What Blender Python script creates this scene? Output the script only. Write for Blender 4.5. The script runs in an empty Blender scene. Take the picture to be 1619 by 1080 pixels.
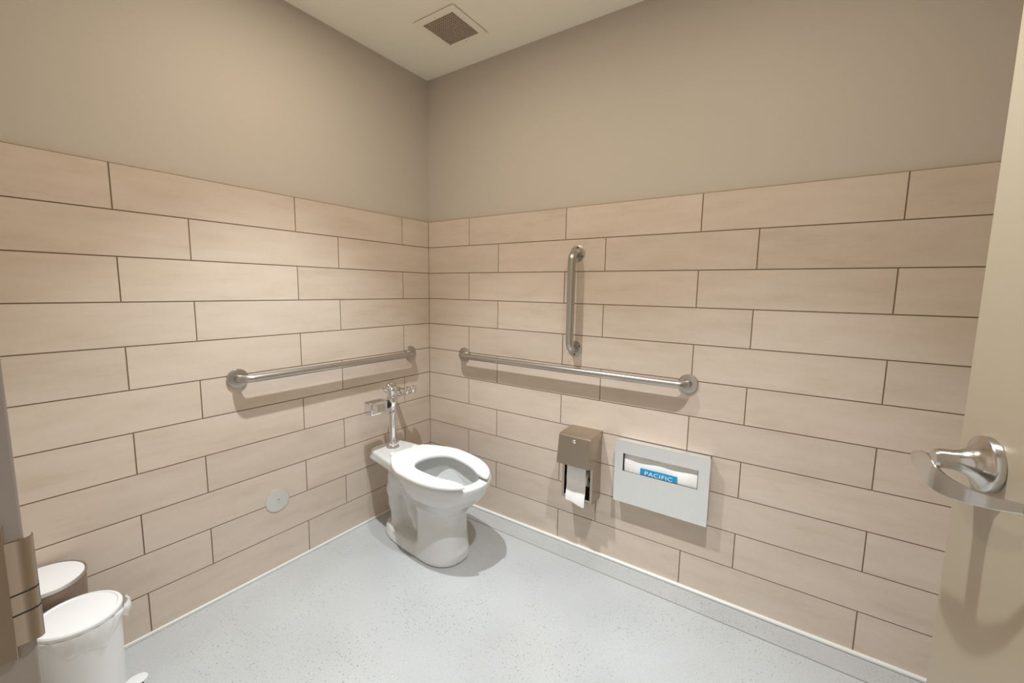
import bpy, bmesh, math, random
import numpy as np
from mathutils import Vector, Matrix, Euler
random.seed(7)
sc = bpy.context.scene
COL = sc.collection
R = math.radians

# ------------------------------------------------------------------ materials
def newmat(name):
    m = bpy.data.materials.new(name); m.use_nodes = True
    nt = m.node_tree; b = nt.nodes['Principled BSDF']
    return m, nt, b
def lin(c):
    return tuple(((v/255)/12.92 if v/255 <= .04045 else ((v/255+.055)/1.055)**2.4) for v in c) + (1,)
def simple(name, rgb, rough=.5, metal=0, noise=0, nscale=20, stretch=(1,1,1), bump=0, coat=0, spec=.5):
    m, nt, b = newmat(name)
    c = lin(rgb)
    b.inputs['Base Color'].default_value = c
    b.inputs['Roughness'].default_value = rough
    b.inputs['Metallic'].default_value = metal
    b.inputs['Specular IOR Level'].default_value = spec
    b.inputs['Coat Weight'].default_value = coat
    if noise or bump:
        tc = nt.nodes.new('ShaderNodeTexCoord'); mp = nt.nodes.new('ShaderNodeMapping')
        mp.inputs['Scale'].default_value = stretch
        nz = nt.nodes.new('ShaderNodeTexNoise'); nz.inputs['Scale'].default_value = nscale; nz.inputs['Detail'].default_value = 5
        nt.links.new(tc.outputs['Object'], mp.inputs['Vector']); nt.links.new(mp.outputs['Vector'], nz.inputs['Vector'])
        if noise:
            mx = nt.nodes.new('ShaderNodeMix'); mx.data_type = 'RGBA'
            mx.inputs[6].default_value = tuple(v*(1-noise) for v in c[:3])+(1,)
            mx.inputs[7].default_value = tuple(min(1, v*(1+noise)) for v in c[:3])+(1,)
            nt.links.new(nz.outputs['Fac'], mx.inputs[0]); nt.links.new(mx.outputs[2], b.inputs['Base Color'])
        if bump:
            bp = nt.nodes.new('ShaderNodeBump'); bp.inputs['Strength'].default_value = bump; bp.inputs['Distance'].default_value = .002
            nt.links.new(nz.outputs['Fac'], bp.inputs['Height']); nt.links.new(bp.outputs['Normal'], b.inputs['Normal'])
    return m

def tile_mat():
    m, nt, b = newmat('porcelain_tile')
    N = nt.nodes.new; Lk = nt.links.new
    tc = N('ShaderNodeTexCoord')
    at = N('ShaderNodeAttribute'); at.attribute_name = 'tint'
    add = N('ShaderNodeVectorMath'); add.operation = 'MULTIPLY_ADD'
    add.inputs[1].default_value = (37, 23, 11)
    Lk(at.outputs['Color'], add.inputs[0]); Lk(tc.outputs['Object'], add.inputs[2])
    mp = N('ShaderNodeMapping'); mp.inputs['Scale'].default_value = (1.0, 1.0, 5.0)
    Lk(add.outputs[0], mp.inputs['Vector'])
    n1 = N('ShaderNodeTexNoise'); n1.inputs['Scale'].default_value = 3.2; n1.inputs['Detail'].default_value = 9; n1.inputs['Roughness'].default_value = .66
    n2 = N('ShaderNodeTexNoise'); n2.inputs['Scale'].default_value = 70; n2.inputs['Detail'].default_value = 4
    Lk(mp.outputs['Vector'], n1.inputs['Vector']); Lk(tc.outputs['Object'], n2.inputs['Vector'])
    rmp = N('ShaderNodeValToRGB')
    e = rmp.color_ramp.elements
    e[0].position = .30; e[0].color = lin((201, 185, 168))
    e[1].position = .66; e[1].color = lin((216, 201, 187))
    m1 = e.__class__; x = rmp.color_ramp.elements.new(.44); x.color = lin((210, 194, 178))
    Lk(n1.outputs['Fac'], rmp.inputs[0])
    mx = N('ShaderNodeMix'); mx.data_type = 'RGBA'; mx.blend_type = 'MULTIPLY'
    mx.inputs[0].default_value = 1
    r2 = N('ShaderNodeMapRange'); r2.inputs[3].default_value = .965; r2.inputs[4].default_value = 1.03
    Lk(n2.outputs['Fac'], r2.inputs[0])
    r3 = N('ShaderNodeMapRange'); r3.inputs[3].default_value = .965; r3.inputs[4].default_value = 1.035
    sp = N('ShaderNodeSeparateColor'); Lk(at.outputs['Color'], sp.inputs[0]); Lk(sp.outputs[0], r3.inputs[0])
    mu = N('ShaderNodeMath'); mu.operation = 'MULTIPLY'; Lk(r2.outputs[0], mu.inputs[0]); Lk(r3.outputs[0], mu.inputs[1])
    Lk(rmp.outputs[0], mx.inputs[6]); Lk(mu.outputs[0], mx.inputs[7]); Lk(mx.outputs[2], b.inputs['Base Color'])
    b.inputs['Roughness'].default_value = .34; b.inputs['Specular IOR Level'].default_value = .45
    return m

def floor_mat(name, rgb):
    m, nt, b = newmat(name)
    N = nt.nodes.new; Lk = nt.links.new
    tc = N('ShaderNodeTexCoord')
    n1 = N('ShaderNodeTexNoise'); n1.inputs['Scale'].default_value = 2.2; n1.inputs['Detail'].default_value = 7
    n3 = N('ShaderNodeTexNoise'); n3.inputs['Scale'].default_value = 160; n3.inputs['Detail'].default_value = 3
    vo = N('ShaderNodeTexVoronoi'); vo.inputs['Scale'].default_value = 125
    msk = N('ShaderNodeTexNoise'); msk.inputs['Scale'].default_value = 3.6; msk.inputs['Detail'].default_value = 3
    for n in (n1, n3, vo, msk): Lk(tc.outputs['Object'], n.inputs['Vector'])
    r1 = N('ShaderNodeValToRGB'); c = lin(rgb)
    r1.color_ramp.elements[0].position = .3; r1.color_ramp.elements[0].color = tuple(v*.90 for v in c[:3])+(1,)
    r1.color_ramp.elements[1].position = .72; r1.color_ramp.elements[1].color = tuple(v*1.07 for v in c[:3])+(1,)
    Lk(n1.outputs['Fac'], r1.inputs[0])
    # pits / dark aggregate, clustered
    lt = N('ShaderNodeMapRange'); lt.inputs[1].default_value = .12; lt.inputs[2].default_value = .32; lt.inputs[3].default_value = 1; lt.inputs[4].default_value = 0
    Lk(vo.outputs['Distance'], lt.inputs[0])
    sepc = N('ShaderNodeSeparateColor'); Lk(vo.outputs['Color'], sepc.inputs[0])
    g = N('ShaderNodeMapRange'); g.inputs[1].default_value = .62; g.inputs[2].default_value = .85; Lk(sepc.outputs[0], g.inputs[0])
    k = N('ShaderNodeMapRange'); k.inputs[1].default_value = .38; k.inputs[2].default_value = .58; Lk(msk.outputs['Fac'], k.inputs[0])
    m1 = N('ShaderNodeMath'); m1.operation = 'MULTIPLY'; Lk(lt.outputs[0], m1.inputs[0]); Lk(g.outputs[0], m1.inputs[1])
    m2 = N('ShaderNodeMath'); m2.operation = 'MULTIPLY'; Lk(m1.outputs[0], m2.inputs[0]); Lk(k.outputs[0], m2.inputs[1])
    m3 = N('ShaderNodeMath'); m3.operation = 'MULTIPLY'; m3.inputs[1].default_value = .95; Lk(m2.outputs[0], m3.inputs[0])
    mx = N('ShaderNodeMix'); mx.data_type = 'RGBA'; mx.inputs[7].default_value = lin((92, 84, 74))
    Lk(m3.outputs[0], mx.inputs[0]); Lk(r1.outputs[0], mx.inputs[6])
    mm = N('ShaderNodeMix'); mm.data_type = 'RGBA'; mm.blend_type = 'MULTIPLY'; mm.inputs[0].default_value = 1
    rr = N('ShaderNodeMapRange'); rr.inputs[3].default_value = .82; rr.inputs[4].default_value = 1.16; Lk(n3.outputs['Fac'], rr.inputs[0])
    Lk(mx.outputs[2], mm.inputs[6]); Lk(rr.outputs[0], mm.inputs[7]); Lk(mm.outputs[2], b.inputs['Base Color'])
    b.inputs['Roughness'].default_value = .42
    return m

M = {}
M['tile'] = tile_mat()
M['grout'] = simple('grout', (128, 108, 88), .9)
M['paint'] = simple('taupe_paint', (196, 187, 175), .65, noise=.03, nscale=180)
M['ceiling'] = simple('ceiling_paint', (253, 248, 232), .6, noise=.015, nscale=90)
M['floor'] = floor_mat('polished_concrete', (189, 191, 192))
M['floor2'] = floor_mat('concrete_border', (182, 183, 182))
M['score'] = simple('score_line', (140, 136, 126), .9)
M['caulk'] = simple('white_trim_strip', (232, 231, 226), .35)
M['edge'] = simple('tile_edge_trim', (186, 170, 150), .4)
M['steel'] = simple('satin_steel', (188, 184, 178), .33, 1, noise=.04, nscale=60, stretch=(1, 1, 14))
M['brushed'] = simple('brushed_steel', (240, 241, 240), .40, .85, noise=.05, nscale=30, stretch=(1, 14, 1))
M['brushed2'] = simple('brushed_steel_warm', (186, 175, 162), .28, 1, noise=.05, nscale=30, stretch=(14, 1, 1))
M['chrome'] = simple('chrome', (226, 226, 228), .06, 1)
M['nickel'] = simple('satin_nickel', (200, 198, 194), .20, 1, noise=.04, nscale=40)
M['dark'] = simple('dark_gap', (38, 34, 30), .8)
M['black'] = simple('black_rubber', (24, 23, 22), .5)
M['ceramic'] = simple('vitreous_china', (218, 219, 218), .10, coat=.4)
M['seat'] = simple('white_seat_plastic', (244, 245, 246), .22)
M['water'] = simple('bowl_water', (196, 202, 206), .03)
M['door'] = simple('beige_door_paint', (168, 155, 134), .33, noise=.012, nscale=60)
M['frame'] = simple('grey_frame_paint', (152, 142, 136), .45)
M['strike'] = simple('dull_bronze_nickel', (182, 168, 150), .30, 1)
M['bin'] = simple('white_bin_plastic', (232, 232, 232), .35)
M['binb'] = simple('bin_reflected_brown', (128, 108, 94), .4)  # flat brown in place of tile mirrored in the steel body
M['paper'] = simple('tissue_paper', (244, 243, 240), .9, noise=.03, nscale=60)
M['plate'] = simple('satin_cover_plate', (218, 218, 212), .38, .55)
M['ventw'] = simple('vent_white_enamel', (250, 244, 228), .4)
M['ventg'] = simple('vent_grille_grey', (206, 190, 170), .55)
M['vback'] = simple('vent_interior', (70, 58, 46), .8)
M['label'] = simple('blue_label', (20, 150, 205), .45)
M['ink'] = simple('white_ink', (240, 246, 248), .5)
mb, nt, b = newmat('translucent_bag')
b.inputs['Base Color'].default_value = (.88, .88, .87, 1); b.inputs['Roughness'].default_value = .25
b.inputs['Alpha'].default_value = .62; M['bag'] = mb
me, nt, b = newmat('lamp_lens')
b.inputs['Base Color'].default_value = (1, 1, 1, 1); b.inputs['Emission Color'].default_value = (1, .93, .82, 1); b.inputs['Emission Strength'].default_value = 6
M['lens'] = me

# ------------------------------------------------------------------ builders
def obj(name, bm, mat, parent=None, smooth=None, bevel=0, seg=2):
    me = bpy.data.meshes.new(name)
    bmesh.ops.recalc_face_normals(bm, faces=bm.faces[:])
    bm.to_mesh(me); bm.free()
    o = bpy.data.objects.new(name, me); COL.objects.link(o)
    me.materials.append(M[mat] if isinstance(mat, str) else mat)
    if parent: o.parent = parent
    if bevel:
        md = o.modifiers.new('bevel', 'BEVEL'); md.width = bevel; md.segments = seg; md.limit_method = 'ANGLE'; md.angle_limit = R(35)
        md.harden_normals = False
    if smooth is not None or bevel:
        ang = smooth if smooth else 35
        me.polygons.foreach_set('use_smooth', [True]*len(me.polygons))
        me.set_sharp_from_angle(angle=R(ang))
    return o
def thing(name, label, cat, loc=(0, 0, 0), rz=0, group=None):
    o = bpy.data.objects.new(name, None); COL.objects.link(o)
    o.location = loc; o.rotation_euler = (0, 0, rz); o.empty_display_size = .1
    o['label'] = label; o['category'] = cat
    if group: o['group'] = group
    return o
def struct(o, label=None):
    o['kind'] = 'structure'
    if label: o['label'] = label
    return o
def box(bm, x0, x1, y0, y1, z0, z1, mtx=None):
    vs = [bm.verts.new(((x0, x1)[i], (y0, y1)[j], (z0, z1)[k])) for i in (0, 1) for j in (0, 1) for k in (0, 1)]
    for f in ((0, 1, 3, 2), (4, 6, 7, 5), (0, 4, 5, 1), (2, 3, 7, 6), (0, 2, 6, 4), (1, 5, 7, 3)):
        bm.faces.new([vs[i] for i in f])
    if mtx is not None: bmesh.ops.transform(bm, matrix=mtx, verts=vs)
    return vs
def B(*a): bm = bmesh.new(); box(bm, *a); return bm
def frame_of(axis):
    a = Vector(axis).normalized(); u = a.orthogonal().normalized(); return a, u, a.cross(u)
def lathe(bm, base, axis, prof, n=40, cap=True):
    """prof: list of (radius, distance along axis)"""
    a, u, v = frame_of(axis); base = Vector(base); rings = []
    for r, h in prof:
        if r < 1e-6: rings.append([bm.verts.new(base+a*h)])
        else: rings.append([bm.verts.new(base+a*h+(u*math.cos(2*math.pi*i/n)+v*math.sin(2*math.pi*i/n))*r) for i in range(n)])
    for p, q in zip(rings, rings[1:]):
        for i in range(n):
            j = (i+1) % n
            if len(p) == 1 and len(q) == 1: continue
            if len(p) == 1: bm.faces.new((p[0], q[i], q[j]))
            elif len(q) == 1: bm.faces.new((p[i], p[j], q[0]))
            else: bm.faces.new((p[i], p[j], q[j], q[i]))
    if cap:
        for r in (rings[0], rings[-1]):
            if len(r) > 1: bm.faces.new(r)
def LA(base, axis, prof, n=40, cap=True): bm = bmesh.new(); lathe(bm, base, axis, prof, n, cap); return bm
def sweep(bm, pts, rad, n=24, cap=True):
    pts = [Vector(p) for p in pts]; rings = []
    t0 = (pts[1]-pts[0]).normalized(); u = t0.orthogonal().normalized()
    for i, p in enumerate(pts):
        t = (pts[min(i+1, len(pts)-1)]-pts[max(i-1, 0)]).normalized()
        u = (u-t*u.dot(t)).normalized(); v = t.cross(u)
        r = rad[i] if isinstance(rad, (list, tuple)) else rad
        rings.append([bm.verts.new(p+(u*math.cos(2*math.pi*k/n)+v*math.sin(2*math.pi*k/n))*r) for k in range(n)])
    for p, q in zip(rings, rings[1:]):
        for i in range(n): bm.faces.new((p[i], p[(i+1) % n], q[(i+1) % n], q[i]))
    if cap: bm.faces.new(rings[0]); bm.faces.new(rings[-1])
def arc(c, r, a0, a1, n, ax, ay):
    c = Vector(c); ax = Vector(ax); ay = Vector(ay)
    return [c+ax*(r*math.cos(a0+(a1-a0)*i/n))+ay*(r*math.sin(a0+(a1-a0)*i/n)) for i in range(n+1)]

# ---- surface nets: mesh of the zero level of a signed field
def surfnet(F, lo, hi, h):
    ax = [np.arange(lo[i], hi[i]+h, h) for i in range(3)]
    X, Y, Z = np.meshgrid(*ax, indexing='ij'); f = F(X, Y, Z)
    S = f < 0; nx, ny, nz = f.shape
    cnt = np.zeros((nx-1, ny-1, nz-1)); acc = np.zeros((nx-1, ny-1, nz-1, 3))
    corners = [(i, j, k) for i in (0, 1) for j in (0, 1) for k in (0, 1)]
    def sub(A, c): return A[c[0]:c[0]+nx-1, c[1]:c[1]+ny-1, c[2]:c[2]+nz-1]
    for a in corners:
        for d in range(3):
            if a[d]: continue
            bcn = list(a); bcn[d] = 1
            fa, fb = sub(f, a), sub(f, bcn); x = (fa < 0) != (fb < 0)
            t = np.where(x, fa/np.where(fa == fb, 1, fa-fb), 0)
            for e in range(3):
                acc[..., e] += np.where(x, a[e]+(t if e == d else 0), 0)
            cnt += x
    m = cnt > 0; idx = -np.ones(m.shape, int); idx[m] = np.arange(m.sum())
    ijk = np.argwhere(m); V = np.array(lo)+(ijk+acc[m]/cnt[m][:, None])*h
    Fc = []
    for d in range(3):
        s0 = [slice(1, n-1) for n in (nx, ny, nz)]; s0[d] = slice(0, (nx, ny, nz)[d]-1); s1 = list(s0); s1[d] = slice(1, (nx, ny, nz)[d])
        A, Bb = S[tuple(s0)], S[tuple(s1)]; ch = np.argwhere(A != Bb)
        if len(ch) == 0: continue
        sg = A[tuple(ch.T)]; off = np.array([1, 1, 1]); off[d] = 0; ch = ch+off
        u, v = (d+1) % 3, (d+2) % 3
        def g(du, dv):
            c = ch.copy(); c[:, u] -= du; c[:, v] -= dv; return idx[tuple(c.T)]
        q = np.stack([g(1, 1), g(0, 1), g(0, 0), g(1, 0)], 1); q[~sg] = q[~sg][:, ::-1]
        Fc.append(q)
    return V, np.concatenate(Fc)
def netobj(name, F, lo, hi, h, mat, parent, it=2):
    V, Q = surfnet(F, lo, hi, h)
    me = bpy.data.meshes.new(name); me.from_pydata(V.tolist(), [], Q.tolist()); me.update()
    bm = bmesh.new(); bm.from_mesh(me)
    for _ in range(it): bmesh.ops.smooth_vert(bm, verts=bm.verts[:], factor=.5, use_axis_x=True, use_axis_y=True, use_axis_z=True)
    bm.to_mesh(me); bm.free()
    me.polygons.foreach_set('use_smooth', [True]*len(me.polygons)); me.materials.append(M[mat])
    o = bpy.data.objects.new(name, me); COL.objects.link(o); o.parent = parent
    return o
def smin(a, b, k):
    h = np.clip(.5+.5*(b-a)/k, 0, 1); return b*(1-h)+a*h-k*h*(1-h)
def smax(a, b, k): return -smin(-a, -b, k)

# ------------------------------------------------------------------ room
ZC = 2.494                       # ceiling
FX = -1.808                      # room face of the door wall
YB = -2.50                       # wall behind the opened door
JL, JR = -1.362, -2.315          # jambs of the doorway
TT = 1.690; TH = .1524; TL = .6096; FACE = .0

bm = B(-1.96, .12, YB-.12, .12, -.10, 0)
fl = struct(obj('floor', bm, 'floor'))
bm = B(-.1185, -.013, YB, -.002, 0, .0015)
struct(obj('trim_3', bm, 'floor2', bevel=.0008), 'concrete border strip along the right wall')
bm = B(-.1225, -.1185, YB, -.002, 0, .0006)
struct(obj('trim_4', bm, 'score'), 'thin score line in the concrete floor')
bm = B(-1.96, .12, YB-.12, .12, ZC, ZC+.1)
ceil = struct(obj('ceiling', bm, 'ceiling'))

def wall_tiles(side):
    """side 'L': plane y=0 running to -x, side 'R': plane x=0 running to -y"""
    bm = bmesh.new(); lay = bm.loops.layers.float_color.new('tint')
    g = .0042; end = 1.808 if side == 'L' else 2.49
    offA, offB = (.2033, -.0047) if side == 'L' else (.3211, .5271)
    for r in range(11):
        z1 = TT-r*TH-g/2; z0 = TT-(r+1)*TH+g/2
        if r == 10: z0 = .0135
        if r == 0: z1 = TT-.003
        o = offA if r % 2 == 0 else offB
        cuts = [0.0]+[o+k*TL for k in range(-1, 6) if .03 < o+k*TL < end-.02]+[end]
        for a, b in zip(cuts, cuts[1:]):
            a2 = a+(g/2 if a > 0 else .0015); b2 = b-(g/2 if b < end else 0)
            c = (random.random(), random.random(), random.random(), 1)
            n0 = len(bm.faces)
            if side == 'L': vs = box(bm, -b2, -a2, 0, .009, z0, z1)
            else: vs = box(bm, 0, .009, -b2, -a2, z0, z1)
            bm.faces.ensure_lookup_table()
            for f in bm.faces[n0:]:
                for l in f.loops: l[lay] = c
    return bm
# left wall (the toilet wall)
wl = struct(obj('wall_left', B(-1.96, .12, .0095, .12, 0, ZC), 'paint'), 'taupe wall with beige plank tiles behind the toilet')
o = struct(obj('tile_cladding', wall_tiles('L'), 'tile', wl))
o = struct(obj('grout', B(-1.808, 0, .0014, .0095, .012, TT-.002), 'grout', wl))
o = struct(obj('edge_trim', B(-1.808, .0, -.0012, .0095, TT-.0022, TT+.0012), 'edge', wl, bevel=.0005))
wr = struct(obj('wall_right', B(.0095, .12, YB, .0095, 0, ZC), 'paint'), 'taupe wall with beige plank tiles and grab bars')
struct(obj('tile_cladding', wall_tiles('R'), 'tile', wr))
struct(obj('grout', B(.0014, .0095, -2.49, 0, .012, TT-.002), 'grout', wr))
struct(obj('edge_trim', B(-.0012, .0095, -2.49, 0, TT-.0022, TT+.0012), 'edge', wr, bevel=.0005))
# strips at the foot of the tiles
struct(obj('baseboard_left', B(-1.808, -.012, -.006, .009, 0, .013), 'caulk', bevel=.003), 'thin white strip at the foot of the left wall')
struct(obj('baseboard_right', B(-.013, .009, YB, 0, 0, .013), 'caulk', bevel=.004), 'thin white strip at the foot of the right wall')
# wall behind the opened door and the door wall with its opening
struct(obj('wall_back', B(-1.96, .12, YB-.12, YB, 0, ZC), 'paint'))
bm = bmesh.new()
box(bm, FX-.12, FX, JL+.004, .0095, 0, ZC); box(bm, FX-.12, FX, YB, JR-.004, 0, ZC); box(bm, FX-.12, FX, JR-.004, JL+.004, 2.16, ZC)
struct(obj('wall_front', bm, 'paint'), 'wall with the doorway')
bm = bmesh.new()
box(bm, FX-.125, FX+.0, JL, JL+.05, 0, 2.16); box(bm, FX-.125, FX+.0, JR-.05, JR, 0, 2.16); box(bm, FX-.125, FX+.0, JR, JL, 2.13, 2.18)
struct(obj('trim_1', bm, 'frame', bevel=.002), 'grey metal door frame')

# ------------------------------------------------------------------ door
PHI = R(10)
DE = Vector((-.826, -2.150, 0))                # free edge on the door face
dd = Vector((math.cos(PHI), math.sin(PHI), 0)); nn = Vector((-math.sin(PHI), math.cos(PHI), 0))
hinge = DE-dd*.912
dr = bpy.data.objects.new('door_1', None); COL.objects.link(dr); dr.location = hinge; dr.rotation_euler = (0, 0, PHI)
dr['kind'] = 'structure'; dr['label'] = 'beige door standing open at the right edge'
struct(obj('door_leaf', B(0, .912, -.044, 0, .012, 2.12), 'door', dr, bevel=.002))
HX = .912-.087; HZ = 1.036
hd = bpy.data.objects.new('door_handle', None); COL.objects.link(hd); hd.parent = dr; hd.location = (HX, 0, HZ); hd['kind'] = 'structure'; hd['label'] = 'satin nickel lever handle with round rose'
RR = .0435
rose_prof = [(RR-.001, 0), (RR, .001), (RR, .010), (RR-.0015, .0120), (.038, .0135), (.031, .0170), (.025, .0225), (.020, .029), (.0168, .037), (.0155, .046), (.0155, .060)]
struct(obj('rose', LA((0, 0, 0), (0, 1, 0), rose_prof, 64), 'nickel', hd, smooth=40))
def lever():
    bm = bmesh.new()
    lathe(bm, (0, .055, 0), (0, 1, 0), [(.0150, 0), (.0150, .008), (.012, .012)], 40)
    # half-moon blade: straight-ish top, deep belly, swept back towards the door at its long end
    K = np.array([  # x, out, top, bottom
        (.060, .0690, -.0110, -.0190), (.045, .0705, -.003, -.0270), (.027, .0700, .003, -.0345), (.008, .0690, .006, -.0410), (-.010, .0680, .002, -.0440),
        (-.024, .0665, -.0070, -.0450), (-.040, .0640, -.0110, -.0440), (-.056, .0610, -.0126, -.0420), (-.087, .0535, -.0120, -.0350),
        (-.119, .0420, -.0075, -.0260), (-.148, .0260, -.0010, -.0145)])
    u = np.linspace(0, 1, len(K)); rings = []
    for t in np.linspace(0, 1, 46):
        x, y, top, bot = [float(np.interp(t, u, K[:, c])) for c in range(4)]; x += .013; top -= .006; bot -= .006
        y2 = y-.0052; m = .0012
        rings.append([bm.verts.new(v) for v in ((x, y, top-m), (x, y, bot+m), (x, y-m, bot), (x, y2+m, bot), (x, y2, bot+m), (x, y2, top-m), (x, y2+m, top), (x, y-m, top))])
    for p, q in zip(rings, rings[1:]):
        for k in range(8): bm.faces.new((p[k], p[(k+1) % 8], q[(k+1) % 8], q[k]))
    bm.faces.new(rings[0]); bm.faces.new(rings[-1])
    return bm
struct(obj('lever', lever(), 'nickel', hd, smooth=28))

# strike plate on the left jamb
sp = thing('strike_plate', 'dull metal strike plate with curved lip on the left door jamb', 'strike plate', (FX, JL, 1.03))
bm = bmesh.new()
box(bm, -.034, -.0115, -.0022, 0, -.062, .062)
obj('plate', bm, 'strike', sp, bevel=.0006)
bm = bmesh.new()
prof = [(-.0118, -.0006), (-.006, -.0012), (-.001, -.0020), (.003, -.0012), (.0052, .0016), (.0058, .007)]
outer = []
for z in (-.050, -.047, -.0215, -.020, -.0015, .0, .0425, .045):
    ins = .0006 if z in (-.0215, -.020, -.0015, .0) and False else 0
    outer.append([bm.verts.new((x, y-.0022+.0006, z)) for x, y in prof]+[bm.verts.new((x-.0006, y+.0014, z)) for x, y in reversed(prof)])
for p, q in zip(outer, outer[1:]):
    for k in range(len(p)): bm.faces.new((p[k], p[(k+1) % len(p)], q[(k+1) % len(p)], q[k]))
bm.faces.new(outer[0]); bm.faces.new(outer[-1])
obj('lip', bm, 'strike', sp, smooth=50)
for zz in (-.0205, -.002):  # two thin dark strips laid across the lip face
    bm = bmesh.new()
    ring = []
    for z in (-.0005, .0005):
        ring.append([bm.verts.new((x, y-.0022, z+zz+(x*.12))) for x, y in prof]+[bm.verts.new((x-.0003, y-.0012, z+zz+(x*.12))) for x, y in reversed(prof)])
    p, q = ring
    for k in range(len(p)): bm.faces.new((p[k], p[(k+1) % len(p)], q[(k+1) % len(p)], q[k]))
    bm.faces.new(p); bm.faces.new(q)
    obj('lip_line', bm, 'dark', sp)

# ------------------------------------------------------------------ grab bars
def grab_bar(name, label, axis, wallaxis, c0, c1, off=.057, r=.016, exposed=False, fr=.040):
    """c0,c1: flange centres on the wall; wallaxis: direction out of the wall"""
    c0 = Vector(c0); c1 = Vector(c1); w = Vector(wallaxis); a = (c1-c0).normalized()
    t = thing(name, label, 'grab bar', c0, 0, )
    c1 = c1-c0; c0 = Vector((0, 0, 0)); br = .040
    p = [c0+w*.004, c0+w*(off-br)]
    p += arc(c0+w*(off-br)+a*br, br, math.pi, math.pi/2, 12, a, w)[1:]
    p += [c0+a*(c1.length*k/12)+w*off for k in range(1, 12) if c1.length*k/12 > br+.01 and c1.length*(1-k/12) > br+.01]
    p += arc(c1+w*(off-br)-a*br, br, math.pi/2, 0, 12, a, w)
    p += [c1+w*.004]
    bm = bmesh.new(); sweep(bm, p, r, 28); obj('tube', bm, 'steel', t, smooth=60)
    for c in (c0, c1):
        if exposed: prof = [(fr, 0), (fr, .0028), (fr-.0012, .0036), (r+.001, .0036)]
        else: prof = [(fr, 0), (fr, .0075), (fr-.0016, .0105), (fr-.006, .012), (r+.003, .0135), (r+.001, .0135)]
        f = obj('flange', LA(c, w, prof, 48), 'steel', t, smooth=35)
        if exposed:
            u = Vector((0, 0, 1)); v = w.cross(u)
            for k in range(3):
                an = (math.pi/2 if c is c0 else -math.pi/2)+k*2*math.pi/3
                q = c+(v*math.cos(an)+u*math.sin(an))*(fr-.0095)
                f2 = obj('screw', LA(q+w*.0034, w, [(.0042, 0), (.0042, .0008), (.003, .0016), (0, .0018)], 16), 'dark', f)
    return t
HB = .915
grab_bar('grab_bar', 'stainless steel horizontal grab bar on the left wall above the flush valve', 'x', (0, -1, 0), (-.160, 0, HB), (-1.085, 0, HB))
grab_bar('grab_bar', 'long stainless steel horizontal grab bar on the right wall above the paper dispensers', 'y', (-1, 0, 0), (0, -.292, HB), (0, -1.530, HB))
grab_bar('grab_bar', 'short stainless steel vertical grab bar with visible screws on the right wall', 'z', (-1, 0, 0), (0, -.998, 1.470), (0, -.998, 1.014), exposed=True, fr=.038, r=.0185, off=.060)

# ------------------------------------------------------------------ cleanout cover on left wall
t = thing('cover_plate', 'round metal cover plate with one centre screw low on the left wall', 'cover plate', (-.951, 0, .329))
pl = obj('plate', LA((0, 0, 0), (0, -1, 0), [(.051, 0), (.053, .001), (.0525, .0026), (.050, .0036), (.045, .0040), (0, .0046)], 64), 'plate', t, smooth=30)
obj('screw', LA((0, -.0042, 0), (0, -1, 0), [(.0078, 0), (.0075, .0012), (.005, .0022), (.0035, .0010), (0, .0010)], 24), 'chrome', t, smooth=30)

# ------------------------------------------------------------------ ceiling vent
VX0, VX1, VY0, VY1 = -.412, -.168, -.581, -.333
vc = ((VX0+VX1)/2, (VY0+VY1)/2)
t = thing('ceiling_vent', 'square white exhaust vent with egg-crate grille in the ceiling', 'vent', (vc[0], vc[1], ZC))
hw = (VX1-VX0)/2; ihw = .089
bm = bmesh.new()
O = [(-hw, -hw), (hw, -hw), (hw, hw), (-hw, hw)]; I = [(-ihw, -ihw), (ihw, -ihw), (ihw, ihw), (-ihw, ihw)]
def ringv(s, z, k=1): return [bm.verts.new((x*k, y*k, z)) for x, y in s]
r0 = ringv(O, -.0035); r1 = ringv(O, -.0065); r2 = ringv(O, -.009, .965); r3 = ringv(I, -.009, 1.04); r4 = ringv(I, -.004); r5 = ringv(I, .0)
r5 = ringv(I, -.0035, 1.02)
for a, b in ((r0, r1), (r1, r2), (r2, r3), (r3, r4), (r4, r5), (r5, r0)):
    for k in range(4): bm.faces.new((a[k], a[(k+1) % 4], b[(k+1) % 4], b[k]))
obj('frame', bm, 'ventw', t)
obj('housing', B(-hw+.006, hw-.006, -hw+.006, hw-.006, -.0034, 0), M['vback'], t)
bm = bmesh.new(); n = 14
for k in range(n+1):
    c = -ihw+2*ihw*k/n
    box(bm, c-.0015, c+.0015, -ihw, ihw, -.0085, -.0036); box(bm, -ihw, ihw, c-.0015, c+.0015, -.0085, -.0036)
obj('grille', bm, 'ventg', t)
for s in (-1, 1):
    obj('screw', LA((s*.105, 0, -.0088), (0, 0, -1), [(.003, 0), (.0028, .001), (0, .0014)], 12), 'ventg', t)

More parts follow.
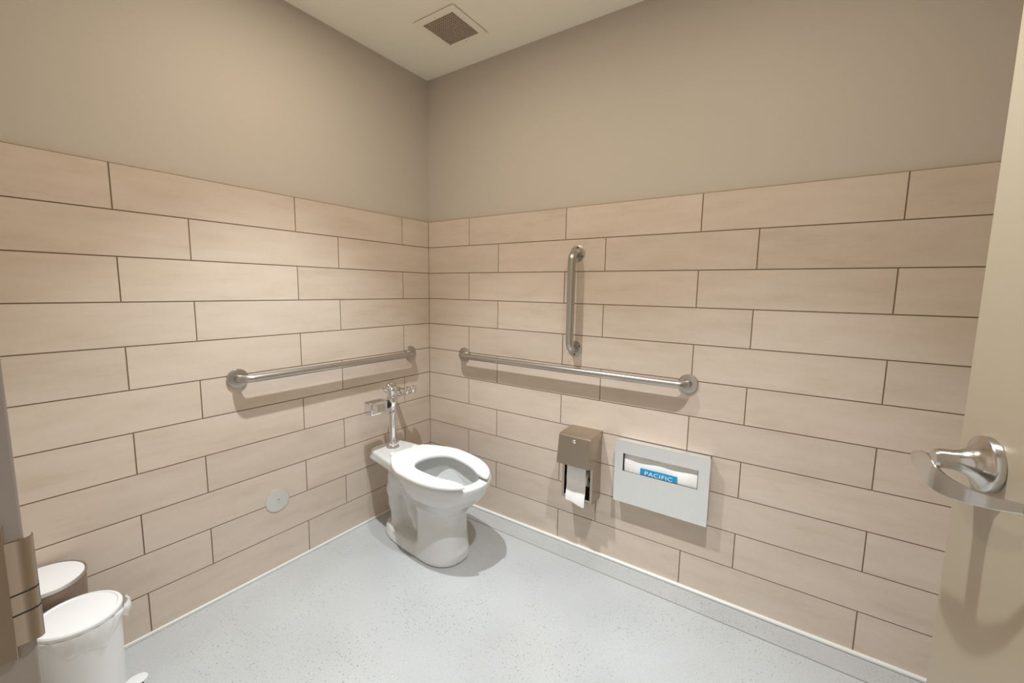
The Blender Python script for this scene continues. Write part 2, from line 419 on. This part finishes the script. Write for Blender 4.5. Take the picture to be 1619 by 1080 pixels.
# ------------------------------------------------------------------ downlights (above the frame)
BEAM = (109, 94); GLOW = (6.5, 5.5)
LAMPS = [(-.95, -.72), (-.95, -1.72)]
dl = None
for i, (x, y) in enumerate(LAMPS):
    lab = 'round white recessed downlight in the ceiling, '+('nearer the toilet' if i == 0 else 'nearer the door')
    if dl is None:
        dl = thing('downlight', lab, 'ceiling light', (x, y, ZC))
        obj('trim_ring', LA((0, 0, 0), (0, 0, -1), [(.085, 0), (.084, .003), (.062, .006), (.058, .002), (.058, .0)], 48, False), 'ventw', dl, smooth=40)
        obj('lens', LA((0, 0, 0), (0, 0, -1), [(.058, .0015), (0, .0018)], 48, False), 'lens', dl)
        dl['group'] = 'ceiling downlights'
    else:
        c = dl.copy(); COL.objects.link(c); c.location = (x, y, ZC); c['label'] = lab
        for ch in list(dl.children):
            d = ch.copy(); COL.objects.link(d); d.parent = c
    # narrow beam of the recessed reflector, plus the wide glow of its lens
    L = bpy.data.lights.new('downlight_beam', 'SPOT'); L.spot_size = R(86); L.spot_blend = .8; L.shadow_soft_size = .017
    L.energy = BEAM[i]; L.color = (.84, .935, 1)
    lo = bpy.data.objects.new('downlight_beam', L); COL.objects.link(lo); lo.location = (x, y, ZC-.012)
    L = bpy.data.lights.new('downlight_glow', 'AREA'); L.shape = 'DISK'; L.size = .11
    L.energy = GLOW[i]; L.color = (1, .87, .71)
    lo = bpy.data.objects.new('downlight_glow', L); COL.objects.link(lo); lo.location = (x, y, ZC-.010)

# ------------------------------------------------------------------ toilet (local frame: +Y forward, +X = picture left)
TO = thing('toilet', 'white floor-mounted toilet in the corner with open-front seat', 'toilet', (-.388, 0, 0), math.pi-R(4.5)*1)
def interp(z, zs, vs): return np.interp(z, zs, vs)
def bowl(X, Y, Z):
    zs = [-.01, .03, .10, .20, .25, .285, .32, .36, .40, .43]
    w  = interp(Z, zs, [.120, .118, .108, .097, .101, .122, .148, .167, .176, .179])
    fr = interp(Z, zs, [.650, .650, .648, .648, .662, .695, .735, .765, .783, .788])
    rr = interp(Z, zs, [.400, .400, .395, .380, .360, .330, .310, .290, .280, .270])
    yc = interp(Z, zs, [.520, .520, .520, .515, .510, .505, .51, .515, .52, .52])
    q = np.where(Y > yc, (Y-yc)/(fr-yc), (Y-yc)/(yc-rr)); s = np.minimum(w, .15)
    outer = ((np.abs(X)/w)**2.35+np.abs(q)**2.35)**(1/2.35)
    d = (outer-1)*s*.9
    body = smax(d, Z-.427, .010)
    # foot plate: egg outline, low
    yc2 = .40; q2 = np.where(Y > yc2, (Y-yc2)/.252, (Y-yc2)/.285); w2 = .122-.02*np.clip(Z/.05, 0, 1)
    foot = ((np.abs(X)/w2)**2.6+np.abs(q2)**2.6)**(1/2.6); foot = smax((foot-1)*.11, Z-.050+.05*np.clip((Y-.50)/.2,0,1)*0, .010)
    body = smin(body, foot, .018)
    # trapway
    pts = [(.50, .14), (.43, .095), (.37, .095), (.325, .15), (.290, .24), (.255, .315), (.212, .315), (.188, .235), (.186, .16), (.205, .085), (.215, .02)]
    rad = [.045, .040, .037, .036, .041, .053, .063, .058, .049, .047, .054]
    tr = None
    for (y0, z0), (y1, z1), ra, rb in zip(pts, pts[1:], rad, rad[1:]):
        dy, dz = y1-y0, z1-z0; t = np.clip(((Y-y0)*dy+(Z-z0)*dz)/(dy*dy+dz*dz), 0, 1)
        e = np.sqrt((X*.80)**2+(Y-y0-t*dy)**2+(Z-z0-t*dz)**2)-(ra+(rb-ra)*t)
        tr = e if tr is None else smin(tr, e, .022)
    body = smin(body, tr, .014)
    web = np.maximum(np.maximum(np.abs(X)-.014, np.abs(Y-.34)-.13), np.abs(Z-.20)-.19)
    body = smin(body, web, .02)
    # rear deck
    hwd = interp(Y, [.03, .06, .10, .30, .42], [.070, .094, .108, .138, .170])
    tz = .437
    under = .385
    dk = smax(smax((np.abs(X)-hwd)*.95, np.maximum(.035-Y, Y-.45), .02), np.maximum(Z-tz, under-Z), .012)
    neck = smax(smax(np.abs(X)-interp(Z, [.25, .35, .40], [.03, .050, .115]), np.maximum(interp(Z, [.25, .33, .39], [.15, .13, .05])-Y, Y-.36), .03), np.maximum(Z-.40, .24-Z), .02)
    body = smin(body, dk, .014); body = smin(body, neck, .022)
    # bowl cavity
    wc = interp(Z, [.16, .20, .26, .33, .40, .44], [.030, .055, .082, .105, .122, .124])
    f2 = interp(Z, [.16, .20, .26, .33, .40, .44], [.54, .60, .66, .705, .730, .732])
    r2 = interp(Z, [.16, .20, .26, .33, .40, .44], [.44, .41, .38, .345, .325, .322])
    c2 = (f2+r2)/2; h2 = (f2-r2)/2
    cav = ((((np.abs(X)/wc)**2.2+np.abs((Y-c2)/h2)**2.2)**(1/2.2))-1)*np.minimum(wc, .1)
    cav = smax(cav, .175-Z, .02)
    body = smax(body, -cav, .008)
    return np.maximum(body, -Z-.0)
netobj('bowl', bowl, (-.20, .02, -.012), (.20, .81, .452), .0058, 'ceramic', TO, 3)
bm = bmesh.new(); lathe(bm, (0, .515, .235), (0, 0, 1), [(.082, 0), (0, .0)], 40, False)
for v in bm.verts: v.co.y = .515+(v.co.y-.515)*1.45
obj('water', bm, 'water', TO)
def seatf(X, Y, Z):
    yc = .50
    def egg(w, f, r, p, qf):
        q = np.where(Y > yc, (Y-yc)/f, (Y-yc)/r)
        pp = np.where(Y > yc, qf, p)
        return ((np.abs(X)/w)**pp+np.abs(q)**pp)**(1/pp)
    wv = .190
    out = (egg(wv, .300, .272, 3.0, 2.2)-1)*.17
    # taper to a narrower straight back
    out = np.maximum(out, (np.abs(X)-interp(Y, [.22, .25, .27, .32, .38, .44], [.078, .098, .115, .146, .174, .192]))*.8)
    out = smax(out, .232-Y, .02)
    inn = (egg(.106, .260, .098, 2.1, 2.1)-1)*.10
    gap = np.maximum(np.abs(X)-.055, .64-Y)
    gap = smax(np.abs(X)-interp(Y, [.60, .68, .80], [.050, .056, .064]), .62-Y, .02)
    hole = smin(inn, gap, .02)
    d2 = smax(out, -hole, .010)
    zc = .4475+.002*0; th = .0115
    r = .009
    a = d2+r; bz = np.abs(Z-zc)-th+r
    return np.minimum(np.maximum(a, bz), 0)+np.sqrt(np.maximum(a, 0)**2+np.maximum(bz, 0)**2)-r
netobj('seat', seatf, (-.21, .21, .425), (.21, .82, .475), .0040, 'seat', TO, 2)
st = [c for c in TO.children if c.name.startswith('seat')][0]
st.matrix_local = Matrix.Translation((.012, .5, 0)) @ Matrix.Rotation(-R(4), 4, 'Z') @ Matrix.Translation((0, -.5, 0))
for s in (-1, 1):
    obj('hinge', LA((s*.070, .222, .440), (0, 0, 1), [(.015, 0), (.015, .006), (.012, .010), (0, .011)], 24), 'seat', TO, smooth=30)
    obj('bolt_cap', LA((s*.092, .26, .042), (0, 0, 1), [(.011, 0), (.0105, .008), (.007, .012), (0, .014)], 24), 'ceramic', TO, smooth=40)

# ------------------------------------------------------------------ flush valve
FV = thing('flush_valve', 'chrome flush valve with sensor box rising behind the toilet', 'flush valve', (-.396, -.122, .437))
def z(v): return v-.437
obj('spud_flange', LA((0, 0, .0005), (0, 0, 1), [(.034, 0), (.034, .004), (.030, .010), (.026, .014), (.026, .026), (.0195, .029)], 40), 'chrome', FV, smooth=35)
obj('flush_tube', LA((0, 0, .02), (0, 0, 1), [(.0178, 0), (.0178, z(.625)-.02)], 36), 'chrome', FV, smooth=40)
obj('valve_body', LA((0, 0, z(.618)), (0, 0, 1), [(.019, 0), (.0255, .002), (.0255, .016), (.0235, .019), (.0225, .045), (.0245, .055), (.030, .064), (.032, .078), (.029, .092), (.024, .100), (.0235, .130), (.026, .136)], 40), 'chrome', FV, smooth=30)
obj('cap', LA((0, 0, z(.752)), (0, 0, 1), [(.029, 0), (.031, .002), (.031, .010), (.028, .013), (.024, .020), (.014, .026), (0, .028)], 40), 'chrome', FV, smooth=30)
obj('override_button', LA((-.022, 0, z(.764)), (-1, 0, 0), [(.009, 0), (.009, .012), (.016, .016), (.0165, .026), (.013, .030), (0, .032)], 28), 'chrome', FV, smooth=35)
sb = obj('sensor_box', B(-.158, -.052, -.032, .030, z(.647), z(.715)), 'chrome', FV, bevel=.010, seg=4)
obj('sensor_collar', LA((-.052, 0, z(.681)), (1, 0, 0), [(.022, 0), (.022, .030)], 32), 'black', FV, smooth=40)
obj('sensor_window', B(-.120, -.072, -.0335, -.031, z(.662), z(.700)), 'nickel', FV, bevel=.0006)
# outlet arm and control stop
bm = bmesh.new(); lathe(bm, (.012, 0, z(.728)), (1, 0, 0), [(.017, 0), (.017, .030), (.022, .032), (.022, .048), (.017, .050), (.016, .075), (.021, .080), (.0235, .092), (.021, .104), (.016, .108), (.0155, .118), (.021, .124), (.0225, .134), (.020, .146), (.012, .152), (0, .153)], 36)
obj('control_stop', bm, 'chrome', FV, smooth=30)
bm = bmesh.new(); sweep(bm, [(.092, .005, z(.728)), (.092, .06, z(.728)), (.092, .1185, z(.728))], .0155, 28); lathe(bm, (.092, .121, z(.728)), (0, -1, 0), [(.034, 0), (.034, .004), (.028, .010), (.017, .013)], 40)
obj('supply_pipe', bm, 'chrome', FV, smooth=35)

# ------------------------------------------------------------------ toilet paper dispenser
y0, y1 = -1.158, -1.000
TP = thing('toilet_paper_dispenser', 'tall steel toilet paper dispenser with slanted hood on the right wall', 'paper dispenser', (0, -1.079, .30))
hy = .079
bm = bmesh.new(); th = .0014
box(bm, -.0020, -.0005, -hy, hy, 0, .320)
for s in (-1, 1):
    a, b_ = (s*hy, s*(hy-th)) if s < 0 else (s*(hy-th), s*hy)
    box(bm, -.097, -.002, a, b_, 0, .305)
    a2, b2 = (s*hy, s*(hy-.012)) if s < 0 else (s*(hy-.012), s*hy)
    box(bm, -.098, -.0966, a2, b2, .0, .300)          # folded front lips
box(bm, -.097, -.002, -hy, hy, 0, .0014)
obj('housing', bm, 'brushed2', TP)
obj('front_rail', B(-.099, -.0965, -hy+.002, hy-.002, .004, .016), 'brushed2', TP)
# hood: sloped front, thin roof
bm = bmesh.new(); h2 = hy+.0015
sec = [(-.0006, .330), (-.095, .327), (-.135, .323), (-.139, .318), (-.160, .186), (-.100, .168), (-.001, .168)]
sec = [(-.0006, .332), (-.092, .330), (-.134, .326), (-.138, .320), (-.158, .190)]
L0 = [bm.verts.new((x, -h2, zz)) for x, zz in sec]; L1 = [bm.verts.new((x, h2, zz)) for x, zz in sec]
for k in range(len(sec)-1): bm.faces.new((L0[k], L0[k+1], L1[k+1], L1[k]))
for LL, s in ((L0, -1), (L1, 1)):
    ex = [bm.verts.new((-.0985, s*h2, .172)), bm.verts.new((-.0006, s*h2, .30))]
    bm.faces.new(LL+[ex[0]]+[bm.verts.new((-.0985, s*h2, .30))]+[ex[1]])
hood = obj('hood', bm, 'brushed2', TP)
md = hood.modifiers.new('thick', 'SOLIDIFY'); md.thickness = .0014; md.offset = -1
lk = obj('lock', LA((-.1415, .0, .302), (-1, 0, -.15), [(.0095, 0), (.0095, .003), (.0075, .0045), (0, .0048)], 28), 'chrome', TP, smooth=35)
obj('spindle', LA((-.052, -.0775, .095), (0, 1, 0), [(.008, 0), (.008, .155)], 20), 'dark', TP)
# the roll with its hanging sheet
RL = thing('toilet_paper_roll', 'white toilet paper roll with sheet hanging from the tall dispenser', 'toilet paper', (-.052, -1.079+.004, .405))
obj('roll', LA((0, -.052, 0), (0, 1, 0), [(.020, 0), (.0405, 0), (.0405, .104), (.020, .104), (.020, 0)], 40, False), 'paper', RL, smooth=35)
bm = bmesh.new(); rows = []
for i in range(17):
    t = i/16
    if t < .35: a = t/.35; x = -.041-.003*a; zz = .072-.077*a
    else: a = (t-.35)/.65; x = -.044-.005*a+.004*math.sin(a*5); zz = -.005-.110*a
    row = []
    for k in range(9):
        s = k/8
        row.append(bm.verts.new((x-.003*math.sin(s*7+t*3)*t, .052-.100*s, zz-(.014*s*s if i == 16 else 0)-.006*s*t)))
    rows.append(row)
for p, q in zip(rows, rows[1:]):
    for k in range(8): bm.faces.new((p[k], p[k+1], q[k+1], q[k]))
sh = obj('hanging_sheet', bm, 'paper', RL, smooth=60)
md = sh.modifiers.new('thick', 'SOLIDIFY'); md.thickness = .0006
md = sh.modifiers.new('sub', 'SUBSURF'); md.levels = 1; md.render_levels = 2

# ------------------------------------------------------------------ seat cover dispenser
y0, y1, z0, z1 = -1.644, -1.243, .335, .626
SC = thing('seat_cover_dispenser', 'wide brushed steel toilet seat cover dispenser on the right wall', 'paper dispenser', (0, (y0+y1)/2, z0))
W = (y1-y0)/2; H = z1-z0
bm = bmesh.new()
# shell: sides, top, bottom
t_ = .0015
box(bm, -.040, -.0005, -W+.004, -W+.004+t_, 0.004, H-.004); box(bm, -.040, -.0005, W-.004-t_, W-.004, .004, H-.004)
box(bm, -.040, -.0005, -W+.004, W-.004, H-.004-t_, H-.004); box(bm, -.040, -.0005, -W+.004, W-.004, .004, .004+t_)
box(bm, -.002, -.0005, -W+.004, W-.004, .004, H-.004)
obj('housing', bm, 'brushed', SC)
# front face with slot, rolled edge
sy0, sy1, sz0, sz1 = -W+.043, W-.038, .150, .232
bm = bmesh.new(); X0, X1 = -.0505, -.049
box(bm, X0, X1, -W, W, 0, sz0); box(bm, X0, X1, -W, W, sz1, H); box(bm, X0, X1, -W, sy0, sz0, sz1); box(bm, X0, X1, sy1, W, sz0, sz1)
box(bm, X1, -.038, -W, -W+.0015, 0, H); box(bm, X1, -.038, W-.0015, W, 0, H); box(bm, X1, -.038, -W, W, H-.0015, H); box(bm, X1, -.038, -W, W, 0, .0015)
obj('front_panel', bm, 'brushed', SC)
bm = bmesh.new(); box(bm, -.0500, -.0485, sy0, sy1, sz0-.0012, sz0+.0012); obj('slot_lip', bm, 'dark', SC)
# folded paper covers
PC = thing('seat_cover_pack', 'white folded paper seat covers with blue label in the wide dispenser slot', 'paper', (-.030, (y0+y1)/2, z0+.10))
bm = bmesh.new(); n = 24; cols = []
for i in range(n+1):
    s = i/n; y = sy0+.004+(sy1-sy0-.008)*s
    col = []
    for j in range(11):
        u = j/10; zz = .012+.118*u
        bulge = .011*math.sin(math.pi*min(1, u*1.15))**.7*(.75+.25*math.sin(s*5+.6))-.003*math.sin(s*14+u*5)*u
        col.append(bm.verts.new((-bulge-.002, y, zz)))
    col += [bm.verts.new((.012, y, .130)), bm.verts.new((.012, y, .012))]
    cols.append(col)
for p, q in zip(cols, cols[1:]):
    for k in range(len(p)): bm.faces.new((p[k], p[(k+1) % len(p)], q[(k+1) % len(p)], q[k]))
bm.faces.new(cols[0]); bm.faces.new(cols[-1])
obj('folded_paper', bm, 'paper', PC, smooth=50)
ly1, ly0 = -1.361-(y0+y1)/2, -1.519-(y0+y1)/2        # label
lb = obj('label', B(-.0172, -.0160, ly0, ly1, .048, .081), 'label', PC, bevel=.0004)
cu = bpy.data.curves.new('lettering', 'FONT'); cu.body = 'PACIFIC'; cu.size = .0285; cu.extrude = .0002; cu.align_x = 'CENTER'; cu.space_character = 1.08
tmp = bpy.data.objects.new('tmp', cu); COL.objects.link(tmp)
bpy.context.view_layer.update()
me = bpy.data.meshes.new_from_object(tmp.evaluated_get(bpy.context.evaluated_depsgraph_get()))
COL.objects.unlink(tmp); bpy.data.objects.remove(tmp)
tx = bpy.data.objects.new('lettering', me); COL.objects.link(tx); me.materials.clear(); me.materials.append(M['ink'])
tx.parent = PC; tx.rotation_euler = (R(90), 0, R(-90)); tx.location = (-.0176, (ly0+ly1)/2+.0, .0535); tx.scale = (1.12, .92, 1)

# ------------------------------------------------------------------ bins
def bin_(name, label, x, y, r, h, rot, mat, hasbag):
    t = thing(name, label, 'bin', (x, y, 0), rot)
    prof = [(r*.80, 0), (r*.86, .004), (r*.88, .02), (r*.985, h-.035), (r*1.0, h-.028), (r*1.0, h-.016), (r*.985, h-.014)]
    obj('body', LA((0, 0, 0), (0, 0, 1), prof, 72), mat, t, smooth=30)
    lp = [(r*1.0, h-.014), (r*1.025, h-.012), (r*1.03, h-.004), (r*1.0, h), (r*.93, h+.0015), (r*.90, h-.001), (r*.5, h+.002), (0, h+.003)]
    obj('lid', LA((0, 0, 0), (0, 0, 1), lp, 72), 'bin', t, smooth=30)
    bm = bmesh.new(); lathe(bm, (.128, 0, .040), (.15, 0, 1), [(.0, 0), (.029, 0), (.030, .003), (.028, .006), (0, .007)], 32)
    bmesh.ops.scale(bm, vec=(1, .8, 1), verts=bm.verts[:])
    obj('pedal', bm, 'bin', t, smooth=35)
    obj('pedal_arm', B(r*.70, .14, -.010, .010, .012, .0395), 'dark', t)
    return t
BX, BY, BR, BH = -1.642, -.298, .090, .380
fb = bin_('pedal_bin', 'white plastic pedal bin with liner hanging over its rim, nearest the doorway', BX, BY, BR, BH, R(24), 'bin', True)
# liner: crumpled skirt round the rim
bm = bmesh.new(); rings = []; n = 90
random.seed(3)
for j, (zz, k) in enumerate([(BH-.013, 1.035), (BH-.020, 1.055), (BH-.032, 1.06), (BH-.046, 1.045), (BH-.056, 1.02)]):
    ring = []
    for i in range(n):
        a = 2*math.pi*i/n
        w = .5+.5*math.sin(a*2+.4)
        lump = math.exp(-((((a-R(-28)+math.pi) % (2*math.pi))-math.pi)/.55)**2)
        rr = BR*k+.0022*math.sin(a*17+j)+.0016*math.sin(a*31+j*2)+lump*(.016 if j in (1, 2) else .009)
        dz = -(j/4)*(.020*math.sin(a*3+1)+.012*math.sin(a*7))-lump*.015*j/4
        ring.append(bm.verts.new((rr*math.cos(a), rr*math.sin(a), zz+dz)))
    rings.append(ring)
for p, q in zip(rings, rings[1:]):
    for i in range(n): bm.faces.new((p[i], p[(i+1) % n], q[(i+1) % n], q[i]))
lin_ = obj('liner', bm, 'bag', fb, smooth=80)
md = lin_.modifiers.new('sub', 'SUBSURF'); md.levels = 1; md.render_levels = 1
# rear steel bin; the tile it reflects is painted into its body colour
RX, RY, RRd, RH = -1.679, -.105, .092, .420
rb = thing('pedal_bin', 'steel bin with white top, its tile reflections painted taupe, standing behind the white plastic pedal bin', 'bin', (RX, RY, 0), 0)
obj('body', LA((0, 0, 0), (0, 0, 1), [(RRd*.84, 0), (RRd*.87, .004), (RRd*.99, RH-.02), (RRd, RH-.012), (RRd*.985, RH-.010)], 72), 'binb', rb, smooth=30)
obj('rim_band', LA((0, 0, RH-.012), (0, 0, 1), [(RRd*1.0, 0), (RRd*1.015, .002), (RRd*1.015, .011), (RRd*.995, .012), (RRd*.97, .011), (RRd*.965, .004)], 72, False), 'steel', rb, smooth=30)
obj('lid', LA((0, 0, RH-.0045), (0, 0, 1), [(RRd*.965, 0), (RRd*.95, .003), (RRd*.5, .006), (0, .007)], 72), 'bin', rb, smooth=30)
# ------------------------------------------------------------------ light from the corridor, world
w = bpy.data.worlds.new('world'); sc.world = w; w.use_nodes = True
bg = w.node_tree.nodes['Background']; bg.inputs[0].default_value = (1, .91, .80, 1); bg.inputs[1].default_value = .6

# ------------------------------------------------------------------ camera
cam = bpy.data.cameras.new('camera'); co = bpy.data.objects.new('camera', cam); COL.objects.link(co)
co.location = (-1.853296, -1.907367, 1.296298)
co.rotation_euler = Euler((1.453310, -.0153728, -.9710278), 'XYZ')
cam.sensor_fit = 'HORIZONTAL'; cam.sensor_width = 36; cam.lens = 667.918/1619*36
cam.shift_x = -5.1477/1619; cam.shift_y = -3.5731/1619
cam.clip_start = .02
sc.camera = co
sc.view_settings.view_transform = 'Standard'; sc.view_settings.look = 'None'; sc.view_settings.gamma = 1
sc.view_settings.use_curve_mapping = False
sc.view_settings.exposure = .27
